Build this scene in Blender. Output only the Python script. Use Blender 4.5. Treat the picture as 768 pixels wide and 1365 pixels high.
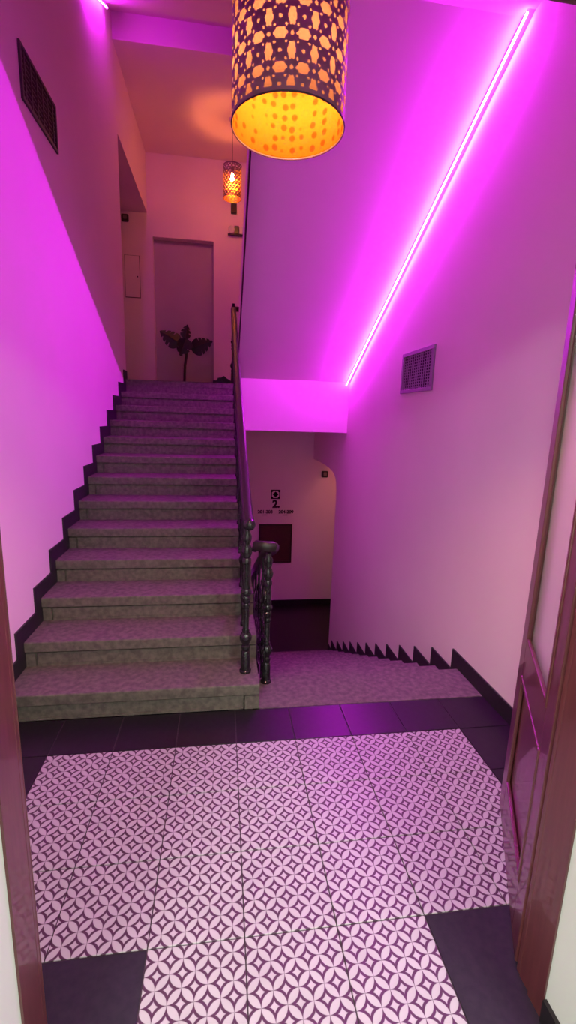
import bpy, bmesh, math, random
from mathutils import Vector, Matrix
random.seed(7)
for o in list(bpy.data.objects):
    bpy.data.objects.remove(o)
sc = bpy.context.scene
COL = sc.collection

# ------------------------------------------------------------------ camera
cam_d = bpy.data.cameras.new('camera')
cam_d.sensor_fit = 'HORIZONTAL'
cam_d.sensor_width = 36.0
cam_d.lens = 620.0 / 768.0 * 36.0
cam_d.clip_start = 0.02
cam = bpy.data.objects.new('camera', cam_d)
COL.objects.link(cam)
RGT = Vector((0.9901397, -0.1366798, 0.0306909))
UPV = Vector((-0.0025495, 0.2014710, 0.9794912))
FWD = Vector((0.1400600, 0.9699114, -0.1991360))
M = Matrix((RGT, UPV, -FWD)).transposed().to_4x4()
M.translation = Vector((0.82558, -2.07791, 1.61961))
cam.matrix_world = M
sc.camera = cam

# ------------------------------------------------------------------ world, colour management
w = bpy.data.worlds.new('world')
sc.world = w
w.use_nodes = True
w.node_tree.nodes['Background'].inputs[0].default_value = (0.02, 0.018, 0.022, 1)
w.node_tree.nodes['Background'].inputs[1].default_value = 0.2
sc.view_settings.view_transform = 'Standard'
sc.view_settings.look = 'None'
sc.view_settings.gamma = 1.0
sc.view_settings.use_curve_mapping = False
sc.view_settings.exposure = 0.32
sc.cycles.max_bounces = 10
sc.cycles.diffuse_bounces = 6
sc.cycles.sample_clamp_indirect = 6.0

# light levels (lobby and passage lamps are unseen, assumed from their light)
LED_POWER = 325.0         # emission of the magenta light strips
LED_COL = (0.84, 0.018, 1.12)
LED2_POWER = 150.0
LAMP1_E = 1350.0           # glowing bulb of the hall pendant
LAMP2_E = 580.0           # glowing bulb of the landing pendant
WARM1 = (1.0, 0.53, 0.36)
WARM2 = (1.0, 0.30, 0.06)
PASSAGE_E = 36.0          # assumed small lamp, unseen, in the side passage below
LOBBY_W = 120.0            # each of the two assumed ceiling lamps of the lobby the camera stands in
LOBBY_COL = (0.93, 0.95, 0.86)

# ------------------------------------------------------------------ geometry constants (metres)
XL, XR = -0.307, 2.40
RISE, RUN = 0.154, 0.292
Y0 = 0.282                # first riser of the flight going up
L1 = 13 * RISE            # upper landing
YE = 3.785                # landing edge
YB = 5.90                 # back wall
DR, DT, DY = 0.147, 0.3006, 0.58   # flight going down
L0 = -12 * DR
XS = 1.035                # right end of the stone steps
XF = 0.993                # left edge of the flight overhead
YW = -1.10                # hall face of the front wall
TL = 0.3                  # tile size
CEIL = 3.693
LCEIL = 5.375
SL = RISE / RUN
SLS = 0.512
def soffit(y): return 2.07 + SLS * (YE - y)
def soffit2(y): return 5.62 - SL * (YE - y)

# ------------------------------------------------------------------ materials
def new_mat(name):
    m = bpy.data.materials.new(name)
    m.use_nodes = True
    nt = m.node_tree
    return m, nt, nt.nodes['Principled BSDF']

def mat(name, c1, rough=0.5, metal=0.0, c2=None, scale=8.0, bump=0.0, bscale=60.0, spec=0.5, coat=0.0, stretch=None, detail=5.0, lo=0.35, hi=0.65):
    m, nt, b = new_mat(name)
    b.inputs['Roughness'].default_value = rough
    b.inputs['Metallic'].default_value = metal
    b.inputs['Specular IOR Level'].default_value = spec
    b.inputs['Coat Weight'].default_value = coat
    b.inputs['Base Color'].default_value = (*c1, 1)
    tc = nt.nodes.new('ShaderNodeTexCoord')
    src = tc.outputs['Object']
    if stretch:
        mp = nt.nodes.new('ShaderNodeMapping')
        mp.inputs['Scale'].default_value = stretch
        nt.links.new(src, mp.inputs['Vector'])
        src = mp.outputs[0]
    if c2 is None:
        c2 = tuple(x * 0.85 for x in c1)
    n = nt.nodes.new('ShaderNodeTexNoise')
    n.inputs['Scale'].default_value = scale
    n.inputs['Detail'].default_value = detail
    nt.links.new(src, n.inputs['Vector'])
    r = nt.nodes.new('ShaderNodeValToRGB')
    r.color_ramp.elements[0].position = lo
    r.color_ramp.elements[0].color = (*c1, 1)
    r.color_ramp.elements[1].position = hi
    r.color_ramp.elements[1].color = (*c2, 1)
    nt.links.new(n.outputs[0], r.inputs[0])
    nt.links.new(r.outputs[0], b.inputs['Base Color'])
    if bump:
        n2 = nt.nodes.new('ShaderNodeTexNoise')
        n2.inputs['Scale'].default_value = bscale
        n2.inputs['Detail'].default_value = 3
        nt.links.new(src, n2.inputs['Vector'])
        bp = nt.nodes.new('ShaderNodeBump')
        bp.inputs['Strength'].default_value = bump
        bp.inputs['Distance'].default_value = 0.004
        nt.links.new(n2.outputs[0], bp.inputs['Height'])
        nt.links.new(bp.outputs[0], b.inputs['Normal'])
    return m

def emit(name, c, s):
    m = bpy.data.materials.new(name)
    m.use_nodes = True
    nt = m.node_tree
    nt.nodes.clear()
    e = nt.nodes.new('ShaderNodeEmission')
    e.inputs[0].default_value = (*c, 1)
    e.inputs[1].default_value = s
    o = nt.nodes.new('ShaderNodeOutputMaterial')
    nt.links.new(e.outputs[0], o.inputs[0])
    return m

M_WHITE = mat('lobby_plaster', (0.68, 0.73, 0.67), 0.75, c2=(0.65, 0.70, 0.64), scale=1.5, bump=0.06, bscale=90, spec=0.25)
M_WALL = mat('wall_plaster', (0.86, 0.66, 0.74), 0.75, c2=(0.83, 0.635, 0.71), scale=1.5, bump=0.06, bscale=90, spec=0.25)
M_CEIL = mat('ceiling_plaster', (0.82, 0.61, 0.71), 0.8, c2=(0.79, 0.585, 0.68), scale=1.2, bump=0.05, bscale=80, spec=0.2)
M_STONE = mat('step_stone', (0.175, 0.152, 0.128), 0.72, c2=(0.105, 0.092, 0.080), scale=32, bump=0.35, bscale=110, spec=0.3, detail=9)
M_BLACK = mat('black_tile', (0.012, 0.009, 0.013), 0.36, c2=(0.016, 0.012, 0.017), scale=30, bump=0.03, bscale=200, spec=0.3)
M_MATT = mat('matt_black_tile', (0.026, 0.019, 0.030), 0.75, c2=(0.032, 0.024, 0.036), scale=40, bump=0.05, bscale=250, spec=0.15)
M_SKIRT = mat('black_skirting', (0.012, 0.010, 0.013), 0.5, c2=(0.018, 0.014, 0.018), scale=20)
M_GROUT = mat('grout', (0.05, 0.030, 0.042), 0.9, c2=(0.07, 0.045, 0.06), scale=30)
M_IRON = mat('black_iron', (0.010, 0.009, 0.011), 0.22, metal=0.0, c2=(0.018, 0.017, 0.019), scale=30, bump=0.15, bscale=150)
M_RAILW = mat('dark_rail_wood', (0.014, 0.008, 0.009), 0.4, c2=(0.020, 0.011, 0.011), scale=10, stretch=(20, 2, 20), coat=0.0)
M_WOOD = mat('maroon_wood', (0.125, 0.032, 0.034), 0.38, c2=(0.100, 0.025, 0.028), scale=6, stretch=(14, 14, 1.2), bump=0.03, bscale=30, coat=0.4)
M_GRILLE = mat('grille_metal', (0.30, 0.26, 0.30), 0.5, metal=0.3, c2=(0.25, 0.22, 0.26), scale=20)
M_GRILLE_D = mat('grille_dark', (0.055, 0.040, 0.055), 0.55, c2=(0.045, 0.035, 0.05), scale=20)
M_VOID = mat('duct_black', (0.012, 0.010, 0.014), 0.9)
M_SHADE = mat('shade_outside', (0.24, 0.125, 0.135), 0.5, metal=0.0, c2=(0.20, 0.10, 0.11), scale=20)
def lining_mat():
    """golden translucent film behind the perforated metal, faint darker flecks"""
    m = bpy.data.materials.new('shade_lining'); m.use_nodes = True
    nt = m.node_tree; nt.nodes.clear(); N = nt.nodes; Lk = nt.links
    tc = N.new('ShaderNodeTexCoord')
    v = N.new('ShaderNodeTexVoronoi'); v.inputs['Scale'].default_value = 34; v.inputs['Randomness'].default_value = 0.35
    Lk.new(tc.outputs['Object'], v.inputs['Vector'])
    r = N.new('ShaderNodeValToRGB')
    r.color_ramp.elements[0].position = 0.26; r.color_ramp.elements[0].color = (0.034, 0.009, 0.0006, 1)
    r.color_ramp.elements[1].position = 0.36; r.color_ramp.elements[1].color = (0.070, 0.022, 0.0012, 1)
    Lk.new(v.outputs['Distance'], r.inputs[0])
    d = N.new('ShaderNodeBsdfDiffuse'); Lk.new(r.outputs[0], d.inputs[0])
    t = N.new('ShaderNodeBsdfTranslucent'); t.inputs[0].default_value = (0.060, 0.027, 0.013, 1)
    mx = N.new('ShaderNodeMixShader'); mx.inputs[0].default_value = 0.35
    Lk.new(d.outputs[0], mx.inputs[1]); Lk.new(t.outputs[0], mx.inputs[2])
    o = N.new('ShaderNodeOutputMaterial'); Lk.new(mx.outputs[0], o.inputs[0])
    return m
M_GOLD = lining_mat()
M_BRASSL = mat('brass_lining', (0.42, 0.20, 0.03), 0.42, metal=0.9, c2=(0.36, 0.16, 0.02), scale=14)
M_BULB1 = emit('bulb_glow', WARM1, LAMP1_E)
M_BULB2 = emit('bulb_glow_landing', WARM2, LAMP2_E)
M_LED = emit('led_glow', LED_COL, LED_POWER)
M_LED2 = emit('led_glow_upper', LED_COL, LED2_POWER)
M_ALU = mat('led_channel', (0.55, 0.5, 0.55), 0.4, metal=0.6)
M_CORD = mat('cord', (0.05, 0.035, 0.035), 0.6)
M_BOARD = mat('board_dark_red', (0.055, 0.010, 0.012), 0.55, c2=(0.07, 0.014, 0.015), scale=6, stretch=(1, 1, 6))
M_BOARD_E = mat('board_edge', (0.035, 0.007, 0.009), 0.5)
M_PRINT = mat('dark_print', (0.012, 0.006, 0.008), 0.7)
M_DEVICE = mat('black_plastic', (0.020, 0.014, 0.016), 0.4)
M_DEVICE2 = mat('grey_plastic', (0.22, 0.16, 0.17), 0.35)
M_WHITEP = mat('white_plastic', (0.75, 0.70, 0.66), 0.4)
M_LEAF = mat('plant_leaf', (0.006, 0.015, 0.008), 0.45, c2=(0.009, 0.021, 0.011), scale=18)
M_STEM = mat('plant_stem', (0.05, 0.035, 0.022), 0.7, c2=(0.035, 0.03, 0.018), scale=30)
M_POT = mat('pot_clay', (0.04, 0.03, 0.035), 0.6)
M_SOIL = mat('soil', (0.02, 0.014, 0.01), 0.95, bump=0.6, bscale=60)
M_BLUE = mat('dark_blue_cloth', (0.010, 0.012, 0.045), 0.85, c2=(0.014, 0.016, 0.06), scale=20, bump=0.3)
M_BRASS = mat('brass', (0.45, 0.30, 0.12), 0.35, metal=0.9)
M_NICHE = mat('niche_panel', (0.50, 0.38, 0.46), 0.6, c2=(0.46, 0.35, 0.42), scale=1.5)
M_LOBBY = emit('assumed_lobby_lamp_glow', LOBBY_COL, 2.0)

def glass_mat():
    m, nt, b = new_mat('door_glass')
    b.inputs['Base Color'].default_value = (0.92, 0.86, 0.88, 1)
    b.inputs['Roughness'].default_value = 0.10
    b.inputs['Transmission Weight'].default_value = 0.5
    b.inputs['IOR'].default_value = 1.45
    return m
M_GLASS = glass_mat()

def tile_mat():
    """overlapping-circle print: pale petals and stars, dark crescents (4 cells per tile)"""
    m, nt, b = new_mat('patterned_tile')
    N, Lk = nt.nodes, nt.links
    def mth(op, a, bb=None, clamp=False):
        n = N.new('ShaderNodeMath'); n.operation = op; n.use_clamp = clamp
        for i, v in enumerate((a, bb)):
            if v is None: continue
            if isinstance(v, (int, float)): n.inputs[i].default_value = v
            else: Lk.new(v, n.inputs[i])
        return n.outputs[0]
    tc = N.new('ShaderNodeTexCoord')
    sp = N.new('ShaderNodeSeparateXYZ'); Lk.new(tc.outputs['Object'], sp.inputs[0])
    cell = TL / 4.0
    x = mth('DIVIDE', sp.outputs[0], cell)
    y = mth('DIVIDE', sp.outputs[1], cell)
    # lattice of nodes at (i,j) and (i+.5,j+.5): rotate by 45 deg, spacing 0.7071
    u = mth('ADD', x, y)
    v = mth('SUBTRACT', x, y)
    def fr(t):
        return mth('ABSOLUTE', mth('SUBTRACT', mth('FRACT', t), 0.5))
    au, av = fr(u), fr(v)
    mx, mn = mth('MAXIMUM', au, av), mth('MINIMUM', au, av)
    def dist(c):
        dx = mth('SUBTRACT', c, mx)
        return mth('SQRT', mth('ADD', mth('MULTIPLY', dx, dx), mth('MULTIPLY', mn, mn)))
    s = 0.347
    r2 = (0.25 + s * s) / (2 * s)
    c2 = 0.5 + (r2 - s)
    e = 0.03
    def soft(t):                     # t>0 -> 1
        return mth('ADD', mth('DIVIDE', t, e), 0.5, True)
    outside_petal = soft(mth('SUBTRACT', dist(1.0), 0.7071 * 0.985))
    in_crescent = soft(mth('SUBTRACT', r2, dist(c2)))
    dark = mth('MULTIPLY', outside_petal, in_crescent)
    nz = N.new('ShaderNodeTexNoise'); nz.inputs['Scale'].default_value = 9
    Lk.new(tc.outputs['Object'], nz.inputs['Vector'])
    rp = N.new('ShaderNodeValToRGB')
    rp.color_ramp.elements[0].position = 0.35; rp.color_ramp.elements[0].color = (0.50, 0.47, 0.49, 1)
    rp.color_ramp.elements[1].position = 0.7; rp.color_ramp.elements[1].color = (0.45, 0.42, 0.44, 1)
    Lk.new(nz.outputs[0], rp.inputs[0])
    mix = N.new('ShaderNodeMix'); mix.data_type = 'RGBA'
    Lk.new(dark, mix.inputs[0])
    Lk.new(rp.outputs[0], mix.inputs[6])
    mix.inputs[7].default_value = (0.075, 0.030, 0.062, 1)
    Lk.new(mix.outputs[2], b.inputs['Base Color'])
    b.inputs['Roughness'].default_value = 0.42
    b.inputs['Specular IOR Level'].default_value = 0.4
    return m
M_TILE = tile_mat()

# ------------------------------------------------------------------ mesh helpers
def link(name, me, parent=None, loc=None):
    o = bpy.data.objects.new(name, me)
    COL.objects.link(o)
    if parent is not None: o.parent = parent
    if loc is not None: o.location = loc
    return o

def mesh(name, bm, m, parent=None, smooth=False, loc=None):
    bmesh.ops.recalc_face_normals(bm, faces=bm.faces)
    me = bpy.data.meshes.new(name)
    bm.to_mesh(me); bm.free()
    me.materials.append(m)
    if smooth:
        for p in me.polygons: p.use_smooth = True
        me.set_sharp_from_angle(angle=0.7)
    return link(name, me, parent, loc)

def bx(bm, x0, x1, y0, y1, z0, z1, bev=0.0):
    r = bmesh.ops.create_cube(bm, size=1.0)
    vs = r['verts']
    for v in vs:
        v.co = Vector((x0 if v.co.x < 0 else x1, y0 if v.co.y < 0 else y1, z0 if v.co.z < 0 else z1))
    if bev:
        es = list({e for v in vs for e in v.link_edges})
        bmesh.ops.bevel(bm, geom=es, offset=bev, segments=2, affect='EDGES', profile=0.5)

def box_obj(name, m, x0, x1, y0, y1, z0, z1, parent=None, bev=0.0):
    bm = bmesh.new(); bx(bm, x0, x1, y0, y1, z0, z1, bev)
    return mesh(name, bm, m, parent)

def prism_yz(bm, pts, x0, x1):
    a = [bm.verts.new((x0, y, z)) for y, z in pts]
    b = [bm.verts.new((x1, y, z)) for y, z in pts]
    n = len(pts)
    bm.faces.new(a); bm.faces.new(b[::-1])
    for i in range(n):
        bm.faces.new((a[i], b[i], b[(i + 1) % n], a[(i + 1) % n]))

def prism_xz(bm, pts, y0, y1):
    a = [bm.verts.new((x, y0, z)) for x, z in pts]
    b = [bm.verts.new((x, y1, z)) for x, z in pts]
    n = len(pts)
    bm.faces.new(a); bm.faces.new(b[::-1])
    for i in range(n):
        bm.faces.new((a[i], b[i], b[(i + 1) % n], a[(i + 1) % n]))

def lathe(bm, prof, cx=0, cy=0, cz=0, n=16):
    rings = []
    for r, z in prof:
        rings.append([bm.verts.new((cx + r * math.cos(2 * math.pi * k / n), cy + r * math.sin(2 * math.pi * k / n), cz + z)) for k in range(n)])
    for a, b in zip(rings, rings[1:]):
        for k in range(n):
            bm.faces.new((a[k], a[(k + 1) % n], b[(k + 1) % n], b[k]))
    bm.faces.new(rings[0][::-1]); bm.faces.new(rings[-1])

def sweep(bm, path, sec):
    """sweep a closed section [(s, t)] along a path; s is sideways, t is up"""
    P = [Vector(p) for p in path]
    rings = []
    for i, p in enumerate(P):
        d = (P[min(i + 1, len(P) - 1)] - P[max(i - 1, 0)]).normalized()
        up = Vector((0, 0, 1))
        if abs(d.z) > 0.95: up = Vector((0, 1, 0))
        s = d.cross(up).normalized(); t = s.cross(d).normalized()
        rings.append([bm.verts.new(p + s * a + t * b) for a, b in sec])
    n = len(sec)
    for a, b in zip(rings, rings[1:]):
        for k in range(n):
            bm.faces.new((a[k], a[(k + 1) % n], b[(k + 1) % n], b[k]))
    bm.faces.new(rings[0][::-1]); bm.faces.new(rings[-1])

def circ(r, n=8): return [(r * math.cos(2 * math.pi * k / n), r * math.sin(2 * math.pi * k / n)) for k in range(n)]
def tube(bm, path, r, n=8): sweep(bm, path, circ(r, n))
def uv_ball(bm, r, c, n=16, sz=1.0):
    bmesh.ops.create_uvsphere(bm, u_segments=n, v_segments=max(6, n // 2), radius=r, matrix=Matrix.Translation(c) @ Matrix.Diagonal((1, 1, sz, 1)))

def thing(name, label, cat, loc=(0, 0, 0), group=None):
    o = bpy.data.objects.new(name, None); COL.objects.link(o)
    o.location = loc
    o.empty_display_size = 0.1
    o['label'] = label; o['category'] = cat
    if group: o['group'] = group
    return o
def struct(o, label, cat):
    o['kind'] = 'structure'; o['label'] = label; o['category'] = cat
    return o

# ================================================================== SETTING: walls
bm = bmesh.new()
bx(bm, XL - 0.45, XL, YW - 0.1, 3.87, -2.2, 6.2)
bx(bm, XL - 0.45, XL, 3.87, YB, 4.57, 6.2)
bx(bm, XL - 0.45, XL, 3.87, YB, -2.2, 1.45)
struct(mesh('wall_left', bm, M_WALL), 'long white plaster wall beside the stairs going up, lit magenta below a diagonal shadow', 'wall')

bm = bmesh.new()
arch = [(4.17, 6.2), (4.17, 0.55), (4.18, 0.66), (4.21, 0.745), (4.26, 0.805), (4.34, 0.848), (4.46, 0.878), (4.65, 0.900), (4.92, 0.916), (5.3, 0.926), (YB, 0.926), (YB, 6.2)]
prism_yz(bm, arch, XR, XR + 0.35)
bx(bm, XR, XR + 0.35, YW - 0.1, 4.17, -2.2, 6.2)
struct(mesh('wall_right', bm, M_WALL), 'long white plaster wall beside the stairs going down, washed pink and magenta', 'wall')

# back wall, upper landing, with the tall doorway niche
NX0, NX1, NZ = -0.235, 0.682, 4.25
bm = bmesh.new()
bx(bm, -2.2, NX0, YB, YB + 0.25, 1.5, 6.2)
bx(bm, NX1, XR + 0.35, YB, YB + 0.25, 1.5, 6.2)
bx(bm, NX0, NX1, YB, YB + 0.25, NZ, 6.2)
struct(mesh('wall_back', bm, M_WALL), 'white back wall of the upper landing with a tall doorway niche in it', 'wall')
d3 = struct(box_obj('door_3', M_NICHE, NX0, NX1, YB + 0.13, YB + 0.2, L1, NZ), 'tall blank flush door set back in the upper landing wall behind the plant', 'door')
bm = bmesh.new()
bx(bm, 0.6, 3.6, YB, YB + 0.25, -2.2, 1.5)
struct(mesh('wall_back', bm, M_WALL), 'dim white wall at the foot of the stairs going down, bearing the number two sign', 'wall')
# side passages behind the two openings
struct(box_obj('wall_left', M_WALL, -2.2, -2.05, 3.4, YB, 1.5, 5), 'end wall of the side passage off the upper landing', 'wall')
bm = bmesh.new(); bx(bm, -2.05, XL - 0.45, 3.72, 3.87, 1.5, 5); bx(bm, -2.05, XL - 0.45, 3.72, YB, 4.8, 5)
struct(mesh('wall_left', bm, M_WALL), 'near wall and lid of the side passage off the upper landing', 'wall')
bm = bmesh.new(); bx(bm, 3.6, 3.75, 3.9, YB, -2.2, 1.5); bx(bm, XR + 0.35, 3.6, 4.02, 4.17, -2.2, 1.5); bx(bm, XR + 0.35, 3.6, 4.17, YB, 1.2, 1.5)
struct(mesh('wall_right', bm, M_WALL), 'walls of the arched side passage at the foot of the stairs', 'wall')
# wall under the upward flight (closes the well beside the stairs going down)
bm = bmesh.new()
prism_yz(bm, [(Y0 + 0.32, -2.2), (Y0 + 0.32, 0.1), (YE, L1 - 0.40), (YE, -2.2)], XS - 0.12, XS - 0.01)
bx(bm, XS - 0.12, XS - 0.01, YE, YB, -2.2, 1.45)
struct(mesh('wall_inner', bm, M_WALL), 'plaster wall under the upward flight, beside the stairs going down', 'wall')

# front wall with the doorway, and the passage the camera stands in
DX0, DX1, DZ = 0.375, 1.712, 2.405
bm = bmesh.new()
bx(bm, XL - 0.45, DX0 - 0.001, YW - 0.1, YW, -0.05, 4.0)
bx(bm, DX1 + 0.001, XR + 0.35, YW - 0.1, YW, -0.05, 4.0)
bx(bm, DX0 - 0.001, DX1 + 0.001, YW - 0.1, YW, DZ + 0.05, 4.0)
struct(mesh('wall_front', bm, M_WALL), 'front wall of the hall around the double doorway', 'wall')
YO = -1.45                # lobby face of the thick wall round the doorway
for nm, x0, x1, z0, lb in (('left', -1.7, DX0, -0.05, 'off-white lobby wall and plain reveal left of the doorway'), ('right', DX1, 3.7, -0.05, 'off-white lobby wall and plain reveal right of the doorway')):
    struct(box_obj('wall_front', M_WHITE, x0, x1, YO, YW - 0.1, z0, 3.1), lb, 'wall')
struct(box_obj('wall_front', M_WHITE, DX0, DX1, YO, YW - 0.1, DZ + 0.04, 3.1), 'off-white lobby wall over the doorway', 'wall')
struct(box_obj('wall_left', M_WHITE, -1.85, -1.7, -5.2, YO, -0.05, 3.1), 'left wall of the lobby', 'wall')
struct(box_obj('wall_right', M_WHITE, 3.7, 3.85, -5.2, YO, -0.05, 3.1), 'right wall of the lobby', 'wall')
struct(box_obj('wall_back', M_WHITE, -1.85, 3.85, -5.35, -5.2, -0.05, 3.1), 'wall of the lobby facing the doorway', 'wall')
struct(box_obj('ceiling', M_WHITE, -1.85, 3.85, -5.35, YO, 3.0, 3.15), 'white lobby ceiling', 'ceiling')
for s, x0, x1 in ((0, DX0, DX0 + 0.012), (1, DX1 - 0.012, DX1)):
    o = box_obj('baseboard_' + ('left', 'right')[s], M_SKIRT, x0, x1, YO, YW - 0.105, 0.0, 0.075)
    struct(o, 'low black baseboard in the %s reveal of the doorway' % ('left', 'right')[s], 'baseboard')

# ceilings and the flights overhead
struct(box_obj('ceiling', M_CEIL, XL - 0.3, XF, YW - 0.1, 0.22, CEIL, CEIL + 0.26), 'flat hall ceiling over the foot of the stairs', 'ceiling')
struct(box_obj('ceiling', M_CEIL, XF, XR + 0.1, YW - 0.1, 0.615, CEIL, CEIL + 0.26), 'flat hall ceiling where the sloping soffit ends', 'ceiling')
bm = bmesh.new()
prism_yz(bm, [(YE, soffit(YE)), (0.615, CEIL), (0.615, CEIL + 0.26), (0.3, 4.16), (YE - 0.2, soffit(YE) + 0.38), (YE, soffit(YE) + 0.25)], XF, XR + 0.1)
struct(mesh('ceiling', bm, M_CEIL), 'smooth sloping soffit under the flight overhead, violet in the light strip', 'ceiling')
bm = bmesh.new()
prism_yz(bm, [(YE - 0.05, soffit(YE - 0.05)), (0.62, soffit(0.62)), (0.62, soffit(0.62) - 0.115), (YE - 0.05, soffit(YE - 0.05) - 0.085)], XF, XF + 0.010)  # depth shaped to lower the wall's shadow line; dark colour stands for shade
struct(mesh('trim_3', bm, M_BOARD_E), 'narrow lip, shade put into its dark colour, along the left edge of the sloping soffit', 'trim')
bm = bmesh.new()
prism_yz(bm, [(YE, soffit2(YE)), (0.2, soffit2(0.2)), (0.2, soffit2(0.2) + 0.3), (YE, soffit2(YE) + 0.35)], XL - 0.1, XF)
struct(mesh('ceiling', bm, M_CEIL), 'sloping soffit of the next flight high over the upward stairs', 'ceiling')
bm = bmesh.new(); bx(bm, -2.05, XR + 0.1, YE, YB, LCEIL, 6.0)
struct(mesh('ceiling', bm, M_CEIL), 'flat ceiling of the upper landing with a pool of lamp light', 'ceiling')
bm = bmesh.new(); bx(bm, XL - 0.45, XR + 0.35, YW - 0.1, YB, 6.2, 6.35)
struct(mesh('ceiling', bm, M_CEIL), 'stairwell ceiling high above the flights', 'ceiling')
bm = bmesh.new(); bx(bm, XL - 0.45, XR + 0.35, YW - 0.15, YW - 0.05, 4.0, 6.2)
struct(mesh('wall_front', bm, M_WALL), 'front wall of the stairwell above the hall ceiling', 'wall')
# landing slab; its front face is the bright beam over the stairs going down
bm = bmesh.new(); bx(bm, XF + 0.02, XR + 0.1, YE, YB, 1.45, soffit(YE)); 
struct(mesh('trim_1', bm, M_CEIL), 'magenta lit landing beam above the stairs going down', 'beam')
bm = bmesh.new(); bx(bm, -2.05, XF + 0.02, YE, YB, 1.45, L1)
struct(mesh('floor', bm, M_STONE), 'stone floor slab of the upper landing', 'floor')
struct(box_obj('floor', M_BLACK, XS - 0.12, 3.6, DY + 11 * DT, YB, L0 - 0.2, L0), 'black floor of the lower landing', 'floor')

# ================================================================== FLOOR and tiles
bm = bmesh.new()
bx(bm, XL - 0.1, XR + 0.1, YW, 0.275, -0.12, -0.004)
bx(bm, DX0, DX1, YO, YW, -0.12, -0.004)
bx(bm, -1.7, 3.7, -5.2, YO, -0.12, -0.004)
floor = struct(mesh('floor', bm, M_GROUT), 'hall floor of pale patterned tiles with a black tile border', 'floor')
GAP = 0.0020
tile_cache = {}
def tile(x0, x1, y0, y1, m):
    key = (round(x1 - x0, 4), round(y1 - y0, 4), m.name)
    if key not in tile_cache:
        b_ = bmesh.new()
        hx, hy = (x1 - x0) / 2 - GAP, (y1 - y0) / 2 - GAP
        r = bmesh.ops.create_cube(b_, size=1.0)
        for v in r['verts']:
            top = v.co.z > 0
            v.co = Vector(((hx if v.co.x > 0 else -hx), (hy if v.co.y > 0 else -hy), 0.0 if top else -0.006))
        es = [e for e in b_.edges if all(v.co.z > -0.001 for v in e.verts)]
        bmesh.ops.bevel(b_, geom=es, offset=0.0012, segments=1, affect='EDGES')
        bmesh.ops.recalc_face_normals(b_, faces=b_.faces)
        me = bpy.data.meshes.new('tile'); b_.to_mesh(me); b_.free()
        me.materials.append(m)
        tile_cache[key] = me
    return link('tile', tile_cache[key], floor, ((x0 + x1) / 2, (y0 + y1) / 2, 0))
cols = [XL] + [TL * k for k in range(0, 8)] + [XR]
for i in range(len(cols) - 1):
    x0, x1 = cols[i], cols[i + 1]
    tile(x0, x1, 0.0, 0.272, M_BLACK)
    for j in range(3):
        tile(x0, x1, -TL * (j + 1), -TL * j, M_TILE if 1 <= i <= 7 else M_BLACK)
for k in range(2, 5):
    for j in range(3, 5):
        tile(TL * k, TL * (k + 1), -TL * (j + 1), -TL * j, M_TILE)
for x0, x1, y0 in ((XL, 0.0, YW), (0.0, 0.6, YO), (1.5, 2.1, YO), (2.1, XR, YW)):
    tile(x0, x1, y0, -0.9, M_MATT)
for i in range(9):                                       # large dark lobby tiles outside the doorway
    for j in range(6):
        tile(-1.7 + 0.6 * i, -1.7 + 0.6 * (i + 1), -5.2 + 0.6 * j, -5.2 + 0.6 * (j + 1), M_BLACK)

# ================================================================== STAIRS
up = thing('staircase', 'worn grey stone staircase going up from the hall to the plant landing', 'staircase', (0.36, Y0, 0))
up_inv = Matrix.Translation((-0.36, -Y0, 0))
def child_mesh(name, bm, m, par, smooth=False):
    bmesh.ops.translate(bm, verts=bm.verts, vec=-Vector(par.location))
    return mesh(name, bm, m, par, smooth)
for i in range(13):
    yf = Y0 + i * RUN
    z0, z1 = i * RISE, (i + 1) * RISE
    back = yf + RUN if i < 12 else YE
    bm = bmesh.new()
    x1 = XS
    bot = 0.0 if i == 0 else z0 - 0.12
    yb0 = yf + 0.012
    bx(bm, XL, x1, yb0, back + 0.0115 if i < 12 else YE - 0.0005, z0 if i == 0 else z0 + 0.0005, z1)   # tread block
    ny, nr = yf - 0.014, 0.007                                                 # projecting nosing band, rounded edge
    prism_yz(bm, [(yb0, z1), (ny + nr, z1), (ny + 0.3 * nr, z1 - 0.3 * nr), (ny, z1 - nr), (ny, z1 - 0.060), (yb0, z1 - 0.060)], XL, x1)
    bx(bm, XL + 0.07, 0.945, yf + 0.002, yb0, z0 + 0.014, z1 - 0.073)         # riser panel, a shadow groove above it
    bx(bm, 0.955, x1, yf - 0.006, yb0, z0 + 0.0005, z1 - 0.073)               # plain end block
    bx(bm, XL, XL + 0.06, yf - 0.004, yb0, z0 + 0.0005, z1 - 0.073)
    bx(bm, XL + 0.07, 0.945, yf - 0.004, yb0, z0 + 0.0005, z0 + 0.014)        # bottom bead
    if i > 0:                                                                  # carrying body below
        prism_yz(bm, [(yf + 0.02, z0), (back, z0), (back, z0 - 0.02), (yf + 0.02, z0 - 0.17)], XL, XS - 0.125)
        prism_yz(bm, [(yf + 0.02, z0), (back, z0), (back, z0 - 0.02), (yf + 0.02, z0 - 0.17)], XS - 0.009, XS)
    child_mesh('step', bm, M_STONE, up)

down = thing('staircase', 'grey stone staircase going down past the sawtooth skirting', 'staircase', (1.7, DY, 0))
for i in range(12):
    yn = DY + DT * i
    z1 = -DR * i
    y0 = 0.276 if i == 0 else yn - DT
    bm = bmesh.new()
    zb = z1 - DR * 1.9
    bx(bm, XS + 0.002, XR, y0 + (0.0 if i == 0 else 0.0005), yn - 0.012, zb, z1)
    prism_yz(bm, [(yn - 0.012, z1), (yn + 0.006, z1), (yn + 0.012, z1 - 0.006), (yn + 0.012, z1 - 0.05), (yn - 0.012, z1 - 0.055)], XS + 0.002, XR)
    child_mesh('step', bm, M_STONE, down)

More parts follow.
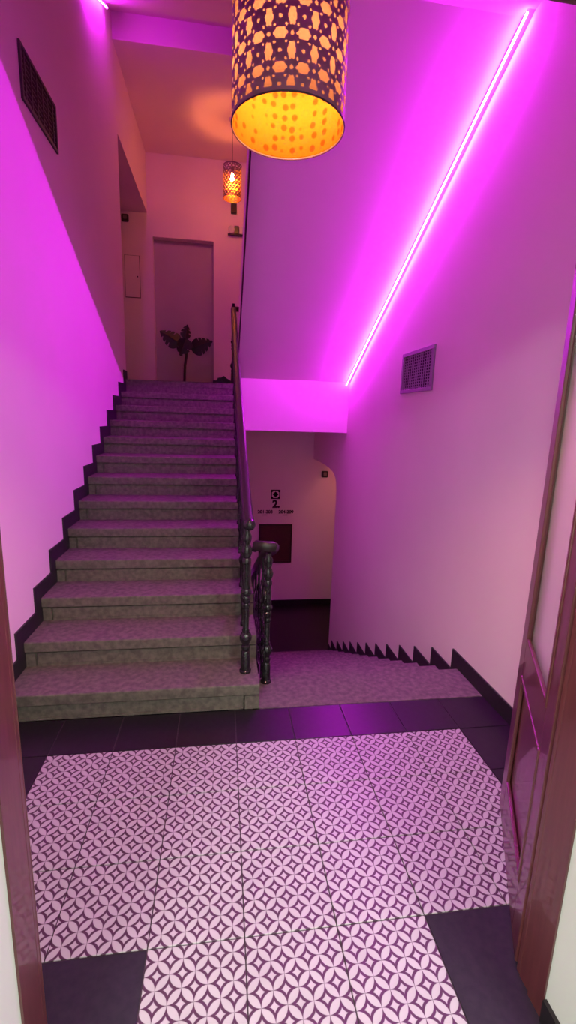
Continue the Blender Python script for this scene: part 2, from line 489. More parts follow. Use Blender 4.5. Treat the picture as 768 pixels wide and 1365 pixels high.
# skirtings
pts_o, pts_i = [], []
def skirt_up():
    lo, hi = [], []
    for i in range(13):
        yf = Y0 + i * RUN - 0.014; z0 = i * RISE; z1 = z0 + RISE
        lo += [(yf + 0.03, z0), (yf + 0.03, z1 - 0.01)]
        hi += [(yf - 0.085, z0 + 0.098), (yf - 0.085, z1 + 0.098)]
    hi[0] = (YW + 0.002, 0.098); 
    yend = YE + 0.085
    poly = [(YW + 0.002, 0.0)] + lo + [(yend, 13 * RISE), (yend, 13 * RISE + 0.098)]
    hi2 = hi[::-1]
    return poly + hi2[:-1] + [(YW + 0.002, 0.098)]
bm = bmesh.new()
prism_yz(bm, skirt_up(), XL - 0.001, XL + 0.010)
struct(mesh('baseboard_left', bm, M_SKIRT), 'stepped black skirting climbing the left wall with the stone stairs', 'baseboard')
def skirt_down():
    top = [(YW + 0.002, 0.103)]
    bot = [(YW + 0.002, 0.0)]
    for i in range(12):
        yn = DY + DT * i; z = -DR * i
        top += [(yn + 0.091, z + 0.103), (yn + 0.091, z + 0.103 - DR)]
        bot += [(yn - 0.01, z - 0.005), (yn - 0.01, z - DR - 0.002)]
    top += [(4.165, L0 + 0.103)]
    bot += [(4.165, L0)]
    return bot + top[::-1]
bm = bmesh.new()
prism_yz(bm, skirt_down(), XR - 0.010, XR + 0.001)
struct(mesh('baseboard_right', bm, M_SKIRT), 'sawtooth black skirting dropping along the right wall with the stairs', 'baseboard')
struct(box_obj('baseboard_back', M_SKIRT, XS, 3.6, YB - 0.012, YB, L0, L0 + 0.1), 'black baseboard under the number two sign wall', 'baseboard')
bm = bmesh.new(); bx(bm, -2.05, NX0, YB - 0.012, YB, L1, L1 + 0.1); bx(bm, NX1, XR, YB - 0.012, YB, L1, L1 + 0.1)
struct(mesh('baseboard_back', bm, M_SKIRT), 'black baseboard of the upper landing back wall', 'baseboard')

# ================================================================== DOOR FRAME and leaves
bm = bmesh.new()
prism = [(DX0 - 0.03, YW - 0.1), (DX0, YW - 0.1), (DX0 + 0.004, YW - 0.06), (DX0 + 0.004, YW), (DX0 - 0.012, YW), (DX0 - 0.012, YW + 0.02), (DX0 - 0.07, YW + 0.02), (DX0 - 0.07, YW), (DX0 - 0.03, YW)]
def prism_xy(bm, pts, z0, z1):
    a = [bm.verts.new((x, y, z0)) for x, y in pts]
    b = [bm.verts.new((x, y, z1)) for x, y in pts]
    n = len(pts)
    bm.faces.new(a); bm.faces.new(b[::-1])
    for i in range(n):
        bm.faces.new((a[i], b[i], b[(i + 1) % n], a[(i + 1) % n]))
fr = struct(box_obj('trim_2', M_WOOD, DX0, DX1, YW - 0.1, YW, DZ, DZ + 0.05), 'maroon wooden frame around the double doorway', 'door frame')
jl = [(DX0 - 0.0005, YW - 0.1), (DX0 + 0.006, YW - 0.1), (DX0 + 0.006, YW - 0.045), (DX0 + 0.0, YW - 0.04), (DX0 + 0.0, YW), (DX0 - 0.0005, YW)]
bm = bmesh.new(); prism_xy(bm, jl, 0, DZ); mesh('jamb', bm, M_WOOD, fr)
bm = bmesh.new(); prism_xy(bm, [(DX0 + DX1 - x, y) for x, y in jl], 0, DZ); mesh('jamb', bm, M_WOOD, fr)
bm = bmesh.new(); bx(bm, DX0 - 0.08, DX0, YW, YW + 0.018, 0.001, DZ + 0.06, 0.004); mesh('casing', bm, M_WOOD, fr)
bm = bmesh.new(); bx(bm, DX1, DX1 + 0.08, YW, YW + 0.018, 0.001, DZ + 0.06, 0.004); mesh('casing', bm, M_WOOD, fr)

def leaf(name, hinge, ang, flip, label):
    """local: x along the leaf from the hinge, y = thickness away from the hall side seen, z up"""
    r = bpy.data.objects.new(name, None); COL.objects.link(r)
    r.location = (hinge[0], hinge[1], 0.012); r.rotation_euler = (0, 0, ang)
    r['kind'] = 'structure'; r['label'] = label; r['category'] = 'door'
    Wd, H, T = 0.652, DZ - 0.02, 0.042
    y0, y1 = (0.0, -T) if flip else (0.0, T)
    ya, yb = min(y0, y1), max(y0, y1)
    def part(n, x0, x1, z0, z1, m=M_WOOD, ins=0.0, bev=0.003):
        bm = bmesh.new(); bx(bm, x0, x1, ya + ins, yb - ins, z0, z1, bev); return mesh(n, bm, m, r)
    S = 0.10
    part('stile', 0, S, 0, H); part('stile', Wd - S, Wd, 0, H)
    part('rail', S, Wd - S, H - 0.11, H); part('rail', S, Wd - S, 0.66, 0.80); part('rail', S, Wd - S, 0.0, 0.18)
    g = part('glass', S, Wd - S, 0.80, H - 0.11, M_GLASS, 0.018, 0)
    p = part('panel', S, Wd - S, 0.18, 0.66, M_WOOD, 0.012, 0)
    for z0, z1 in ((0.80, H - 0.11), (0.18, 0.66)):      # mouldings round glass and panel, both faces
        bm = bmesh.new()
        for f in (ya - 0.004, yb - 0.010):
            bx(bm, S, S + 0.02, f, f + 0.014, z0, z1, 0.004); bx(bm, Wd - S - 0.02, Wd - S, f, f + 0.014, z0, z1, 0.004)
            bx(bm, S + 0.02, Wd - S - 0.02, f, f + 0.014, z0, z0 + 0.02, 0.004); bx(bm, S + 0.02, Wd - S - 0.02, f, f + 0.014, z1 - 0.02, z1, 0.004)
        mesh('moulding', bm, M_WOOD, r)
    return r
dirR = math.atan2(0.881, 0.473)
leaf('door_1', (DX1 + 0.002, YW + 0.03), dirR, True, 'maroon glazed door leaf standing open on the right of the doorway')
leaf('door_2', (DX0 - 0.004, YW + 0.03), math.pi - dirR, False, 'maroon glazed door leaf standing open behind the left jamb')

# ================================================================== LIGHT STRIPS
def strip(name, label, x, side, ya, yb, zf, mem):
    t = thing(name, label, 'light strip', (x, ya, zf(ya)), 'magenta light strips')
    n = 2
    path = [(x, ya + (yb - ya) * k / n, zf(ya + (yb - ya) * k / n)) for k in range(n + 1)]
    bm = bmesh.new(); sweep(bm, [(p[0] + side * 0.022, p[1], p[2] + 0.022) for p in path], [(-0.020, -0.002), (0.020, -0.002), (0.020, 0.002), (-0.020, 0.002)])
    child_mesh('channel', bm, M_ALU, t)
    bm = bmesh.new(); sweep(bm, path, [(0.0055 * math.cos(a), 0.0075 * math.sin(a)) for a in [2 * math.pi * k / 8 for k in range(8)]])
    child_mesh('diffuser', bm, mem, t)
    return t
strip('led_strip', 'thin glowing magenta light strip in the corner of right wall and sloping soffit', XR - 0.045, 1, YE - 0.02, 0.56, lambda y: soffit(y) - 0.048, M_LED)
strip('led_strip', 'upper light strip between left wall and the soffit high overhead', XL + 0.045, -1, 2.65, 3.36, lambda y: soffit2(y) - 0.048, M_LED2)

# ================================================================== PENDANT LAMPS
def shade_shell(R, H, rin, m, name, par, closed_rim=False):
    NU, NV = 432, max(8, int(432 * H / (2 * math.pi * R)))
    ncol = 34
    cw = 2 * math.pi * R / ncol
    rh = cw * 1.22
    bm = bmesh.new()
    vs = []
    for j in range(NV + 1):
        z = -H * j / NV
        vs.append([bm.verts.new((rin * math.cos(2 * math.pi * i / NU), rin * math.sin(2 * math.pi * i / NU), z)) for i in range(NU)])
    def hole(i, j):
        s = (i + 0.5) / NU * 2 * math.pi * R
        z = H * (j + 0.5) / NV
        if z < 0.014 or z > H - 0.012: return False
        ci = round(s / cw); zj = (z - 0.045) / rh
        best = False
        for ii in (ci - 1, ci, ci + 1):
            for jj in (math.floor(zj), math.floor(zj) + 1):
                cz = 0.045 + jj * rh
                dx, dz = s - ii * cw, z - cz
                if (ii + jj) % 2 == 0:
                    a, b_ = (0.60 * cw, 0.44 * cw) if ii % 2 == 0 else (0.36 * cw, 0.68 * cw)
                    th = math.atan2(dz / b_, dx / a)
                    if math.hypot(dx / a, dz / b_) < 0.96 + 0.09 * math.cos(6 * th): return True
                else:
                    if math.hypot(dx, dz) < 0.15 * cw: return True
        # tiny dots halfway
        fx = s / cw - 0.5; fz = zj - 0.5
        dx = (fx - round(fx)) * cw; dz = (fz - round(fz)) * rh
        return math.hypot(dx, dz) < 0.10 * cw
    for j in range(NV):
        for i in range(NU):
            if not hole(i, j):
                bm.faces.new((vs[j][i], vs[j][(i + 1) % NU], vs[j + 1][(i + 1) % NU], vs[j + 1][i]))
    loose = [v for v in bm.verts if not v.link_faces]
    bmesh.ops.delete(bm, geom=loose, context='VERTS')
    return mesh(name, bm, m, par)

def pendant(label, loc, R, H, zceil, mbulb, bulb_dz, film):
    """loc = centre of the top rim of the shade"""
    t = thing('pendant_lamp', label, 'lamp', loc, 'perforated pendant lamps')
    sh = shade_shell(R, H, R, M_SHADE, 'lamp_shade', t)
    if film:
        bm = bmesh.new()                                     # translucent lining
        rg = [[bm.verts.new(((R - 0.0015) * math.cos(2 * math.pi * k / 64), (R - 0.0015) * math.sin(2 * math.pi * k / 64), z)) for k in range(64)] for z in (-0.003, -H / 2, -H + 0.003)]
        for a, b in zip(rg, rg[1:]):
            for k in range(64): bm.faces.new((a[k], b[k], b[(k + 1) % 64], a[(k + 1) % 64]))
        mesh('shade_lining', bm, M_GOLD, sh, True)
    else:
        shade_shell(R, H, R - 0.0012, M_BRASSL, 'shade_lining', sh)
    for z in (0.0, -H):                                  # rolled rims
        bm = bmesh.new()
        tube(bm, [(R * math.cos(a), R * math.sin(a), z) for a in [2 * math.pi * k / 48 for k in range(49)]], 0.0022, 6)
        mesh('rim', bm, M_BOARD_E, sh, True)
    top = zceil - loc[2]
    bm = bmesh.new(); tube(bm, [(0, 0, bulb_dz + 0.10), (0, 0, top - 0.02)], 0.0028, 8); mesh('cord', bm, M_CORD, t, True)
    bm = bmesh.new(); lathe(bm, [(0.02, -0.045), (0.045, -0.03), (0.05, 0.0)], 0, 0, top, 20); mesh('ceiling_cup', bm, M_CEIL, t, True)
    bm = bmesh.new(); lathe(bm, [(0.012, 0.11), (0.021, 0.10), (0.022, 0.045), (0.016, 0.04)], 0, 0, bulb_dz, 16); mesh('socket', bm, M_DEVICE, t, True)
    bm = bmesh.new()                                     # three wire arms holding the shade
    for k in range(3):
        a = 2 * math.pi * k / 3 + 0.4
        tube(bm, [(0.02 * math.cos(a), 0.02 * math.sin(a), bulb_dz + 0.085), (R * math.cos(a), R * math.sin(a), -0.004)], 0.0015, 6)
    mesh('spider', bm, M_DEVICE, t, True)
    bm = bmesh.new(); lathe(bm, [(0.004, -0.055), (0.018, -0.048), (0.028, -0.03), (0.030, -0.015), (0.024, 0.008), (0.013, 0.03), (0.012, 0.045)], 0, 0, bulb_dz, 16)
    mesh('bulb', bm, mbulb, t, True)
    return t
pendant('large perforated drum pendant lamp hanging in the hall, glowing amber inside', (1.005, -0.60, 2.93), 0.157, 0.52, CEIL, M_BULB1, -0.370, True)
pendant('small perforated drum pendant lamp hanging over the upper landing', (0.948, 4.87, 4.835), 0.121, 0.385, LCEIL, M_BULB2, -0.125, False)

# ================================================================== RAILINGS
def newel_profile(h):
    return [(0.034, 0), (0.034, 0.012), (0.027, 0.018), (0.026, 0.13), (0.022, 0.135), (0.026, 0.15), (0.026, 0.165), (0.020, 0.172),
            (0.024, 0.185), (0.034, 0.205), (0.036, 0.222), (0.030, 0.238), (0.020, 0.25), (0.023, 0.262), (0.018, 0.272),
            (0.018, 0.40), (0.023, 0.405), (0.025, 0.42), (0.020, 0.428), (0.025, 0.445), (0.025, 0.462), (0.021, 0.47), (0.030, 0.487), (0.031, 0.50), (0.021, 0.515),
            (0.0235, 0.522), (0.0215, 0.54), (0.020, h - 0.20), (0.026, h - 0.195), (0.026, h - 0.175), (0.019, h - 0.165), (0.029, h - 0.14), (0.031, h - 0.125),
            (0.024, h - 0.105), (0.018, h - 0.09), (0.026, h - 0.06), (0.027, h - 0.04), (0.016, h - 0.02), (0.016, h)]
def bal_profile(h):
    return [(0.016, 0), (0.016, 0.02), (0.010, 0.03), (0.010, 0.16), (0.017, 0.18), (0.018, 0.20), (0.010, 0.22), (0.009, 0.45),
            (0.015, 0.47), (0.016, 0.485), (0.009, 0.50), (0.009, h - 0.20), (0.015, h - 0.18), (0.015, h - 0.16), (0.009, h - 0.14), (0.009, h)]
def scroll_bm(a, b, x, h0, h1):
    """S-scroll between two balusters at a=(y,z) and b=(y,z)"""
    bm = bmesh.new()
    y0, z0 = a; y1, z1 = b
    ym, zm = (y0 + y1) / 2, (z0 + z1) / 2
    for sgn, hh in ((1, h0), (-1, h1)):
        pts = []
        for k in range(22):
            t = k / 21
            ang = sgn * (t * 2.0 * math.pi * 1.25)
            rr = 0.115 * (1 - 0.72 * t)
            pts.append((x, ym + rr * math.cos(ang), zm + hh + rr * 1.25 * math.sin(ang)))
        tube(bm, pts, 0.007, 6)
    tube(bm, [(x, y0, z0 + h0 - 0.08), (x, y1, z1 + h1 + 0.05)], 0.006, 6)
    tube(bm, [(x, y0, z0 + h1 + 0.05), (x, y1, z1 + h0 - 0.08)], 0.006, 6)
    return bm
RAILSEC = [(-0.030, -0.012), (-0.022, -0.028), (0.022, -0.028), (0.030, -0.012), (0.031, 0.008), (0.020, 0.024), (0.0, 0.029), (-0.020, 0.024), (-0.031, 0.008)]

XA = 0.962
rA = thing('stair_railing', 'black cast iron railing with dark handrail along the stairs going up', 'railing', (XA, 0.412, RISE))
bm = bmesh.new(); lathe(bm, newel_profile(0.86), XA, 0.412, RISE, 18); child_mesh('newel_post', bm, M_IRON, rA, True)
bm = bmesh.new(); uv_ball(bm, 0.034, (XA + 0.012, 0.405, RISE + 0.885), 18); child_mesh('knob', bm, M_IRON, rA, True)
RA0 = RISE + 0.905
def rail_z(y): return RA0 + SL * (y - 0.43)
path = [(XA + 0.010, 0.412, RA0 - 0.02), (XA + 0.004, 0.47, rail_z(0.47))] + [(XA - 0.012 * min(1, k / 4), 0.47 + (3.72 - 0.47) * k / 8, rail_z(0.47 + (3.72 - 0.47) * k / 8)) for k in range(1, 9)]
path += [(XA - 0.012, 3.82, rail_z(3.80) + 0.0), (XA - 0.010, 3.90, rail_z(3.84) + 0.012), (XA + 0.01, 3.96, rail_z(3.86) + 0.018), (XA + 0.06, 3.99, rail_z(3.86) + 0.022), (XA + 0.16, 4.0, rail_z(3.86) + 0.024)]
bm = bmesh.new(); sweep(bm, path, RAILSEC); child_mesh('handrail', bm, M_RAILW, rA, True)
for i in range(1, 12):
    yb_ = Y0 + i * RUN + 0.13; zb_ = (i + 1) * RISE
    h = rail_z(yb_) - 0.026 - zb_
    bm = bmesh.new(); lathe(bm, bal_profile(h), XA - 0.004, yb_, zb_, 12); child_mesh('baluster', bm, M_IRON, rA, True)
    pa = (yb_ - RUN, zb_ - RISE); pb = (yb_, zb_)
    child_mesh('scroll', scroll_bm(pa, pb, XA - 0.004, 0.62, 0.30), M_IRON, rA, True)
yb_ = YE + 0.12
bm = bmesh.new(); lathe(bm, newel_profile(0.93), XA - 0.008, yb_, L1, 14); child_mesh('newel_post', bm, M_IRON, rA, True)

XD = 1.092
rD = thing('stair_railing', 'black cast iron railing with scrolled balusters along the stairs going down', 'railing', (XD, 0.56, 0))
bm = bmesh.new(); lathe(bm, newel_profile(0.835), XD + 0.006, 0.545, 0.0, 18); child_mesh('newel_post', bm, M_IRON, rD, True)
def railD_z(y): return 0.865 - (DR / DT) * (y - 0.56)
bm = bmesh.new()
sweep(bm, [(XD - 0.065, 0.60, 0.868), (XD - 0.04, 0.575, 0.872), (XD, 0.56, 0.872), (XD + 0.03, 0.57, 0.868), (XD + 0.045, 0.61, 0.852), (XD + 0.03, 0.66, railD_z(0.66)), (XD + 0.005, 0.75, railD_z(0.75))] + [(XD, 0.75 + (4.0 - 0.75) * k / 6, railD_z(0.75 + (4.0 - 0.75) * k / 6)) for k in range(1, 7)], RAILSEC)
child_mesh('handrail', bm, M_RAILW, rD, True)
bm = bmesh.new(); uv_ball(bm, 0.020, (XD - 0.072, 0.60, 0.845), 14); tube(bm, [(XD - 0.072, 0.60, 0.845), (XD - 0.04, 0.585, 0.85)], 0.008); child_mesh('knob', bm, M_IRON, rD, True)
for i in range(1, 12):
    yb_ = DY + DT * i - 0.14; zb_ = -DR * i
    h = railD_z(yb_) - 0.026 - zb_
    bm = bmesh.new(); lathe(bm, bal_profile(h), XD - 0.006, yb_, zb_, 12); child_mesh('baluster', bm, M_IRON, rD, True)
    child_mesh('scroll', scroll_bm((yb_ - DT, zb_ + DR), (yb_, zb_), XD - 0.010, 0.58, 0.28), M_IRON, rD, True)

# ================================================================== VENT GRILLES
def vent(label, x, side, y0, y1, z0, z1, mf, mb, nv, nh, flange):
    t = thing('vent_grille', label, 'vent', (x, (y0 + y1) / 2, z0), None)
    d = -side
    def xb(a, b): return (min(x + d * a, x + d * b), max(x + d * a, x + d * b))
    bm = bmesh.new()
    a, b = xb(0.0, 0.014)
    for q in ((y0, y1, z0, z0 + flange), (y0, y1, z1 - flange, z1), (y0, y0 + flange, z0 + flange, z1 - flange), (y1 - flange, y1, z0 + flange, z1 - flange)):
        bx(bm, a, b, *q, 0.002)
    child_mesh('frame', bm, mf, t)
    a, b = xb(0.0005, 0.002)
    bm = bmesh.new(); bx(bm, a, b, y0 + flange, y1 - flange, z0 + flange, z1 - flange); child_mesh('duct', bm, M_VOID, t)
    a, b = xb(0.006, 0.010)
    for k in range(nv):
        yy = y0 + flange + (y1 - y0 - 2 * flange) * (k + 0.5) / nv
        bm = bmesh.new(); bx(bm, a, b, yy - 0.006, yy + 0.006, z0 + flange, z1 - flange); child_mesh('bar', bm, mb, t)
    a, b = xb(0.003, 0.006)
    for k in range(nh):
        zz = z0 + flange + (z1 - z0 - 2 * flange) * (k + 0.5) / nh
        bm = bmesh.new(); bx(bm, a, b, y0 + flange, y1 - flange, zz - 0.003, zz + 0.003); child_mesh('slat', bm, mb, t)
    return t
vent('grey metal grid vent grille with a flanged frame on the pink right wall', XR, 1, 1.375, 2.01, 1.855, 2.19, M_GRILLE, M_GRILLE, 14, 12, 0.030)
vent('dark vent grille high on the left wall above the diagonal shadow', XL, -1, 1.15, 1.735, 3.342, 3.63, M_GRILLE_D, M_GRILLE_D, 6, 9, 0.020)

# ================================================================== UPPER LANDING THINGS
t = thing('wall_hatch', 'flush white access hatch with small lock on the landing wall left of the niche', 'hatch', (-0.55, YB, 3.365))
bm = bmesh.new(); bx(bm, -0.66, -0.432, YB - 0.004, YB, 3.36, 3.965); child_mesh('seam', bm, M_BOARD_E, t)
bm = bmesh.new(); bx(bm, -0.655, -0.440, YB - 0.010, YB - 0.003, 3.370, 3.960, 0.002); child_mesh('door', bm, M_WALL, t)
bm = bmesh.new(); bx(bm, -0.480, -0.462, YB - 0.016, YB - 0.009, 3.655, 3.675, 0.003); child_mesh('lock', bm, M_PRINT, t)

def wall_cam(label, cx, cz, s):
    t = thing('wall_sensor', label, 'sensor', (cx, YB, cz))
    bm = bmesh.new(); bx(bm, cx - s / 2, cx + s / 2, YB - 0.05, YB - 0.0002, cz - s / 2, cz + s / 2, 0.018); child_mesh('housing', bm, M_DEVICE, t)
    bm = bmesh.new(); bx(bm, cx - s * 0.22, cx + s * 0.26, YB - 0.056, YB - 0.049, cz - s * 0.2, cz + s * 0.3, 0.006); child_mesh('lens', bm, M_DEVICE2, t)
wall_cam('small black wall sensor high on the landing wall above the hatch', -0.624, 4.465, 0.105)
wall_cam('small black wall sensor under the arch beside the number two sign', 2.605, 0.665, 0.115)

t = thing('wall_box', 'small dark wall box just behind the landing pendant lamp', 'box', (0.985, YB, 4.66))
bm = bmesh.new(); bx(bm, 0.945, 1.035, YB - 0.06, YB - 0.0002, 4.655, 4.79, 0.008); child_mesh('case', bm, M_DEVICE, t)
bm = bmesh.new(); bx(bm, 0.957, 1.023, YB - 0.066, YB - 0.059, 4.67, 4.73, 0.002); child_mesh('face', bm, M_BOARD_E, t)

t = thing('emergency_light', 'wall emergency light with a round spot head and white battery box', 'light', (1.03, YB, 4.35))
bm = bmesh.new(); bx(bm, 0.90, 1.25, YB - 0.06, YB - 0.0002, 4.352, 4.365, 0.003); bx(bm, 1.0, 1.07, YB - 0.07, YB - 0.0002, 4.365, 4.475, 0.004); child_mesh('bracket', bm, M_DEVICE, t)
bm = bmesh.new(); lathe(bm, [(0.030, 0.0), (0.048, 0.03), (0.050, 0.05), (0.044, 0.056)], 0, 0, 0, 18)
bmesh.ops.rotate(bm, verts=bm.verts, cent=(0, 0, 0), matrix=Matrix.Rotation(math.pi / 2 + 0.25, 3, 'X')); bmesh.ops.translate(bm, verts=bm.verts, vec=(0.955, YB - 0.06, 4.42))
child_mesh('spot_head', bm, M_WHITEP, t, True)
bm = bmesh.new(); bx(bm, 1.075, 1.22, YB - 0.065, YB - 0.0002, 4.367, 4.47, 0.006); child_mesh('battery_box', bm, M_WHITEP, t)

# plant
def leaf_bm(L, W, notches, fold=0.25):
    """monstera blade: base at origin, along +y, split margins"""
    bm = bmesh.new()
    def half(s):
        out = []
        n = 40
        for k in range(n + 1):
            tt = k / n
            y = L * (tt * 1.08 - 0.08)
            wd = W / 2 * (math.sin(math.pi * min(1, tt) ** 0.75)) ** 0.8 if 0 < tt < 1 else 0.0
            ph = (tt * notches) % 1.0
            if 0.34 < tt < 0.95 and ph > 0.76: wd *= 0.55
            out.append((s * wd, y))
        return out
    for s in (1, -1):
        h = half(s)
        mid = [bm.verts.new((0, y, 0.0 - 0.10 * L * (y / L) ** 2)) for _, y in h]
        edge = [bm.verts.new((x, y - 0.15 * abs(x), -fold * abs(x) - 0.10 * L * (y / L) ** 2)) for x, y in h]
        for k in range(len(h) - 1):
            try: bm.faces.new((mid[k], edge[k], edge[k + 1], mid[k + 1]))
            except ValueError: pass
    bmesh.ops.remove_doubles(bm, verts=bm.verts, dist=0.0004)
    return bm
PB = Vector((0.235, 5.62, L1))
pl = thing('potted_plant', 'dark split-leaf plant with four broad leaves before the landing niche', 'plant', PB)
bm = bmesh.new(); lathe(bm, [(0.055, 0), (0.085, 0.005), (0.10, 0.10), (0.106, 0.105), (0.106, 0.115), (0.094, 0.115), (0.09, 0.10), (0.0001, 0.10)], 0, 0, 0, 24); mesh('pot', bm, M_POT, pl, True)
bm = bmesh.new(); lathe(bm, [(0.088, 0.095), (0.07, 0.106), (0.0001, 0.110)], 0, 0, 0, 20); mesh('soil', bm, M_SOIL, pl, True)
bm = bmesh.new(); tube(bm, [(0.0, 0, 0.10), (0.004, 0, 0.22), (0.012, -0.01, 0.36), (0.035, -0.01, 0.50), (0.04, 0, 0.57)], 0.020, 10); mesh('stem', bm, M_STEM, pl, True)
def add_leaf(base, tip, W, notch, roll, stalk_from):
    base = Vector(base); tip = Vector(tip)
    d = (tip - base); L = d.length; d.normalize()
    nrm = Vector((0.0, -1.0, 0.25)); nrm = (nrm - d * nrm.dot(d)).normalized()
    nrm = Matrix.Rotation(roll, 3, d) @ nrm
    sx = d.cross(nrm).normalized()
    R_ = Matrix((sx, d, nrm)).transposed()
    bm = leaf_bm(L, W, notch)
    bmesh.ops.transform(bm, matrix=Matrix.Translation(base) @ R_.to_4x4(), verts=bm.verts)
    o = mesh('leaf', bm, M_LEAF, pl)
    md = o.modifiers.new('thick', 'SOLIDIFY'); md.thickness = 0.003
    bm = bmesh.new(); mid_ = (Vector(stalk_from) + base) / 2 + Vector((0, 0, 0.02))
    tube(bm, [stalk_from, mid_, base, base + d * L * 0.6], 0.007, 6); mesh('leaf_stalk', bm, M_STEM, o, True)
add_leaf((-0.075, -0.02, 0.685), (-0.35, -0.06, 0.855), 0.27, 6.2, 0.1, (0.03, -0.01, 0.50))
add_leaf((0.02, 0.03, 0.775), (0.06, 0.02, 0.97), 0.17, 4.2, 0.5, (0.038, 0, 0.56))
add_leaf((0.13, -0.02, 0.625), (0.43, -0.08, 0.745), 0.29, 6.4, -0.1, (0.04, 0, 0.55))
add_leaf((0.03, -0.05, 0.735), (-0.055, -0.12, 0.495), 0.26, 3.3, 0.1, (0.036, -0.01, 0.50))

# blue bundle on the landing floor
bm = bmesh.new()
bmesh.ops.create_icosphere(bm, subdivisions=4, radius=1.0)
for v in bm.verts:
    c = v.co.copy()
    k = 1 + 0.10 * math.sin(5 * c.x + 2) * math.cos(4 * c.y) + 0.06 * math.sin(11 * c.x + 7 * c.z)
    v.co = Vector((c.x * 0.20 * k, c.y * 0.12 * k, max(0.0, (c.z * 0.62 + 0.42)) * 0.20 * k))
bb = mesh('cloth_bundle', bm, M_BLUE, None, True, (0.84, 5.72, L1))
bb['label'] = 'low dark blue bundle on the landing floor right of the niche'; bb['category'] = 'bundle'

# ================================================================== LOWER LANDING WALL: sign and board
t = thing('wall_sign', 'dark printed floor sign with emblem, number 2 and room numbers above the board', 'sign', (1.76, YB, 0.0))
YS = YB - 0.0015
def txt(s, size, cx, cz, name):
    cu = bpy.data.curves.new(name, 'FONT'); cu.body = s; cu.size = size; cu.align_x = 'CENTER'; cu.align_y = 'CENTER'; cu.extrude = 0.0006; cu.offset = size * 0.045
    tmp = bpy.data.objects.new(name, cu); COL.objects.link(tmp)
    me = bpy.data.meshes.new_from_object(tmp.evaluated_get(bpy.context.evaluated_depsgraph_get()))
    bpy.data.objects.remove(tmp); me.materials.clear(); me.materials.append(M_PRINT)
    o = link(name, me, t, (cx - 1.76, YS - YB, cz)); o.rotation_euler = (math.pi / 2, 0, 0)
    return o
txt('2.', 0.185, 1.765, 0.118, 'digit')
txt('201-203', 0.080, 1.575, -0.018, 'digit')
txt('204-209', 0.080, 1.945, -0.018, 'digit')
for cx, dr in ((1.575, -1), (1.93, 1)):
    bm = bmesh.new()
    bx(bm, cx - 0.045, cx + 0.045, YS - 0.0006, YS, -0.0785, -0.0665)
    child_mesh('dash', bm, M_PRINT, t)
cx, cz, a = 1.75, 0.295, 0.082
bm = bmesh.new()
n = 10
for s in range(4):                                       # emblem: square frame with inward bowed corners, star in the middle
    R90 = Matrix.Rotation(s * math.pi / 2, 3, 'Y')
    # side bar
    q = [(-a, a), (a, a), (a - 0.018, a - 0.018), (-a + 0.018, a - 0.018)]
    vv = [R90 @ Vector((x, 0, z)) for x, z in q]
    bm.faces.new([bm.verts.new((cx + p.x, YS - 0.0005, cz + p.z)) for p in vv])
    # quarter disc in each corner
    q = [(a - 0.018, a - 0.018)] + [(a - 0.018 - 0.024 * math.cos(t_ * math.pi / 2 / n), a - 0.018 - 0.024 * math.sin(t_ * math.pi / 2 / n)) for t_ in range(n + 1)]
    vv = [R90 @ Vector((x, 0, z)) for x, z in q]
    bm.faces.new([bm.verts.new((cx + p.x, YS - 0.0005, cz + p.z)) for p in vv])
star = []
for k in range(32):
    th = 2 * math.pi * k / 32
    c, s = math.cos(th), math.sin(th)
    star.append((0.052 * math.copysign(abs(c) ** 1.9, c), 0.052 * math.copysign(abs(s) ** 1.9, s)))
bm.faces.new([bm.verts.new((cx + x, YS - 0.0005, cz + z)) for x, z in star])
bm.faces.ensure_lookup_table()
bmesh.ops.solidify(bm, geom=bm.faces[:], thickness=0.0006)
child_mesh('emblem', bm, M_PRINT, t)

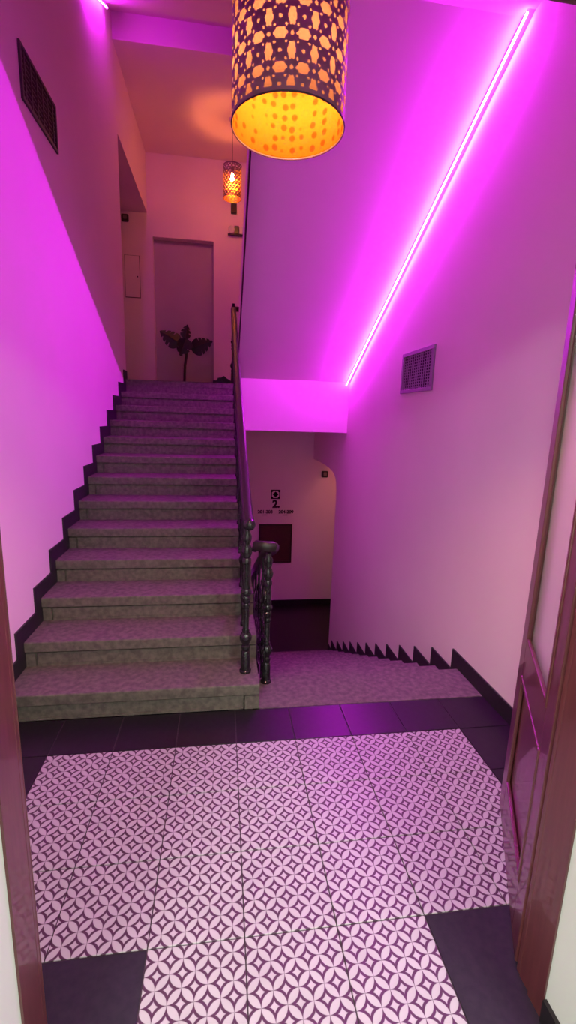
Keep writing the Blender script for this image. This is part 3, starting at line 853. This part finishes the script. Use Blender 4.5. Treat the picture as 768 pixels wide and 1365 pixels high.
t = thing('wall_board', 'square dark red board on the wall at the foot of the stairs', 'board', (1.765, YB, -0.94))
bm = bmesh.new()
x0, x1, z0, z1, f = 1.47, 2.06, -0.945, -0.235, 0.03
for q in ((x0, x1, z0, z0 + f), (x0, x1, z1 - f, z1), (x0, x0 + f, z0 + f, z1 - f), (x1 - f, x1, z0 + f, z1 - f)):
    bx(bm, q[0], q[1], YB - 0.03, YB - 0.0002, q[2], q[3], 0.003)
child_mesh('frame', bm, M_BOARD_E, t)
bm = bmesh.new(); bx(bm, x0 + f, x1 - f, YB - 0.018, YB - 0.0002, z0 + f, z1 - f); child_mesh('panel', bm, M_BOARD, t)

# ================================================================== two assumed lobby ceiling lamps, unseen behind the camera
for x, wh in ((-0.35, 'left'), (2.43, 'right')):
    t = thing('assumed_ceiling_light', 'assumed round flat lobby ceiling light on the %s side' % wh, 'lamp', (x, -3.5, 3.0), 'assumed lobby ceiling lights')
    bm = bmesh.new(); lathe(bm, [(0.47, -0.03), (0.475, -0.02), (0.475, 0.0)], 0, 0, 0, 32); mesh('base', bm, M_WHITEP, t, True)
    bm = bmesh.new(); lathe(bm, [(0.02, -0.075), (0.29, -0.068), (0.42, -0.05), (0.46, -0.03)], 0, 0, 0, 32); mesh('diffuser', bm, M_LOBBY, t, True)
    ld = bpy.data.lights.new('assumed_lobby_light', 'AREA'); ld.shape = 'DISK'; ld.size = 0.9; ld.energy = LOBBY_W; ld.color = LOBBY_COL
    lo = bpy.data.objects.new('assumed_lobby_light', ld); COL.objects.link(lo); lo.parent = t; lo.location = (0, 0, -0.085)

# assumed lamp, unseen in the arched side passage, added to warm the lower wall
t = thing('assumed_ceiling_light', 'assumed small warm ceiling light, unseen in the arched side passage below', 'lamp', (2.95, 4.9, 1.2))
bm = bmesh.new(); lathe(bm, [(0.10, -0.02), (0.105, -0.012), (0.105, 0.0)], 0, 0, 0, 24); mesh('base', bm, M_WHITEP, t, True)
bm = bmesh.new(); lathe(bm, [(0.02, -0.055), (0.06, -0.05), (0.09, -0.035), (0.097, -0.02)], 0, 0, 0, 24)
mesh('diffuser', bm, emit('assumed_passage_lamp_glow', (1.0, 0.36, 0.21), PASSAGE_E), t, True)
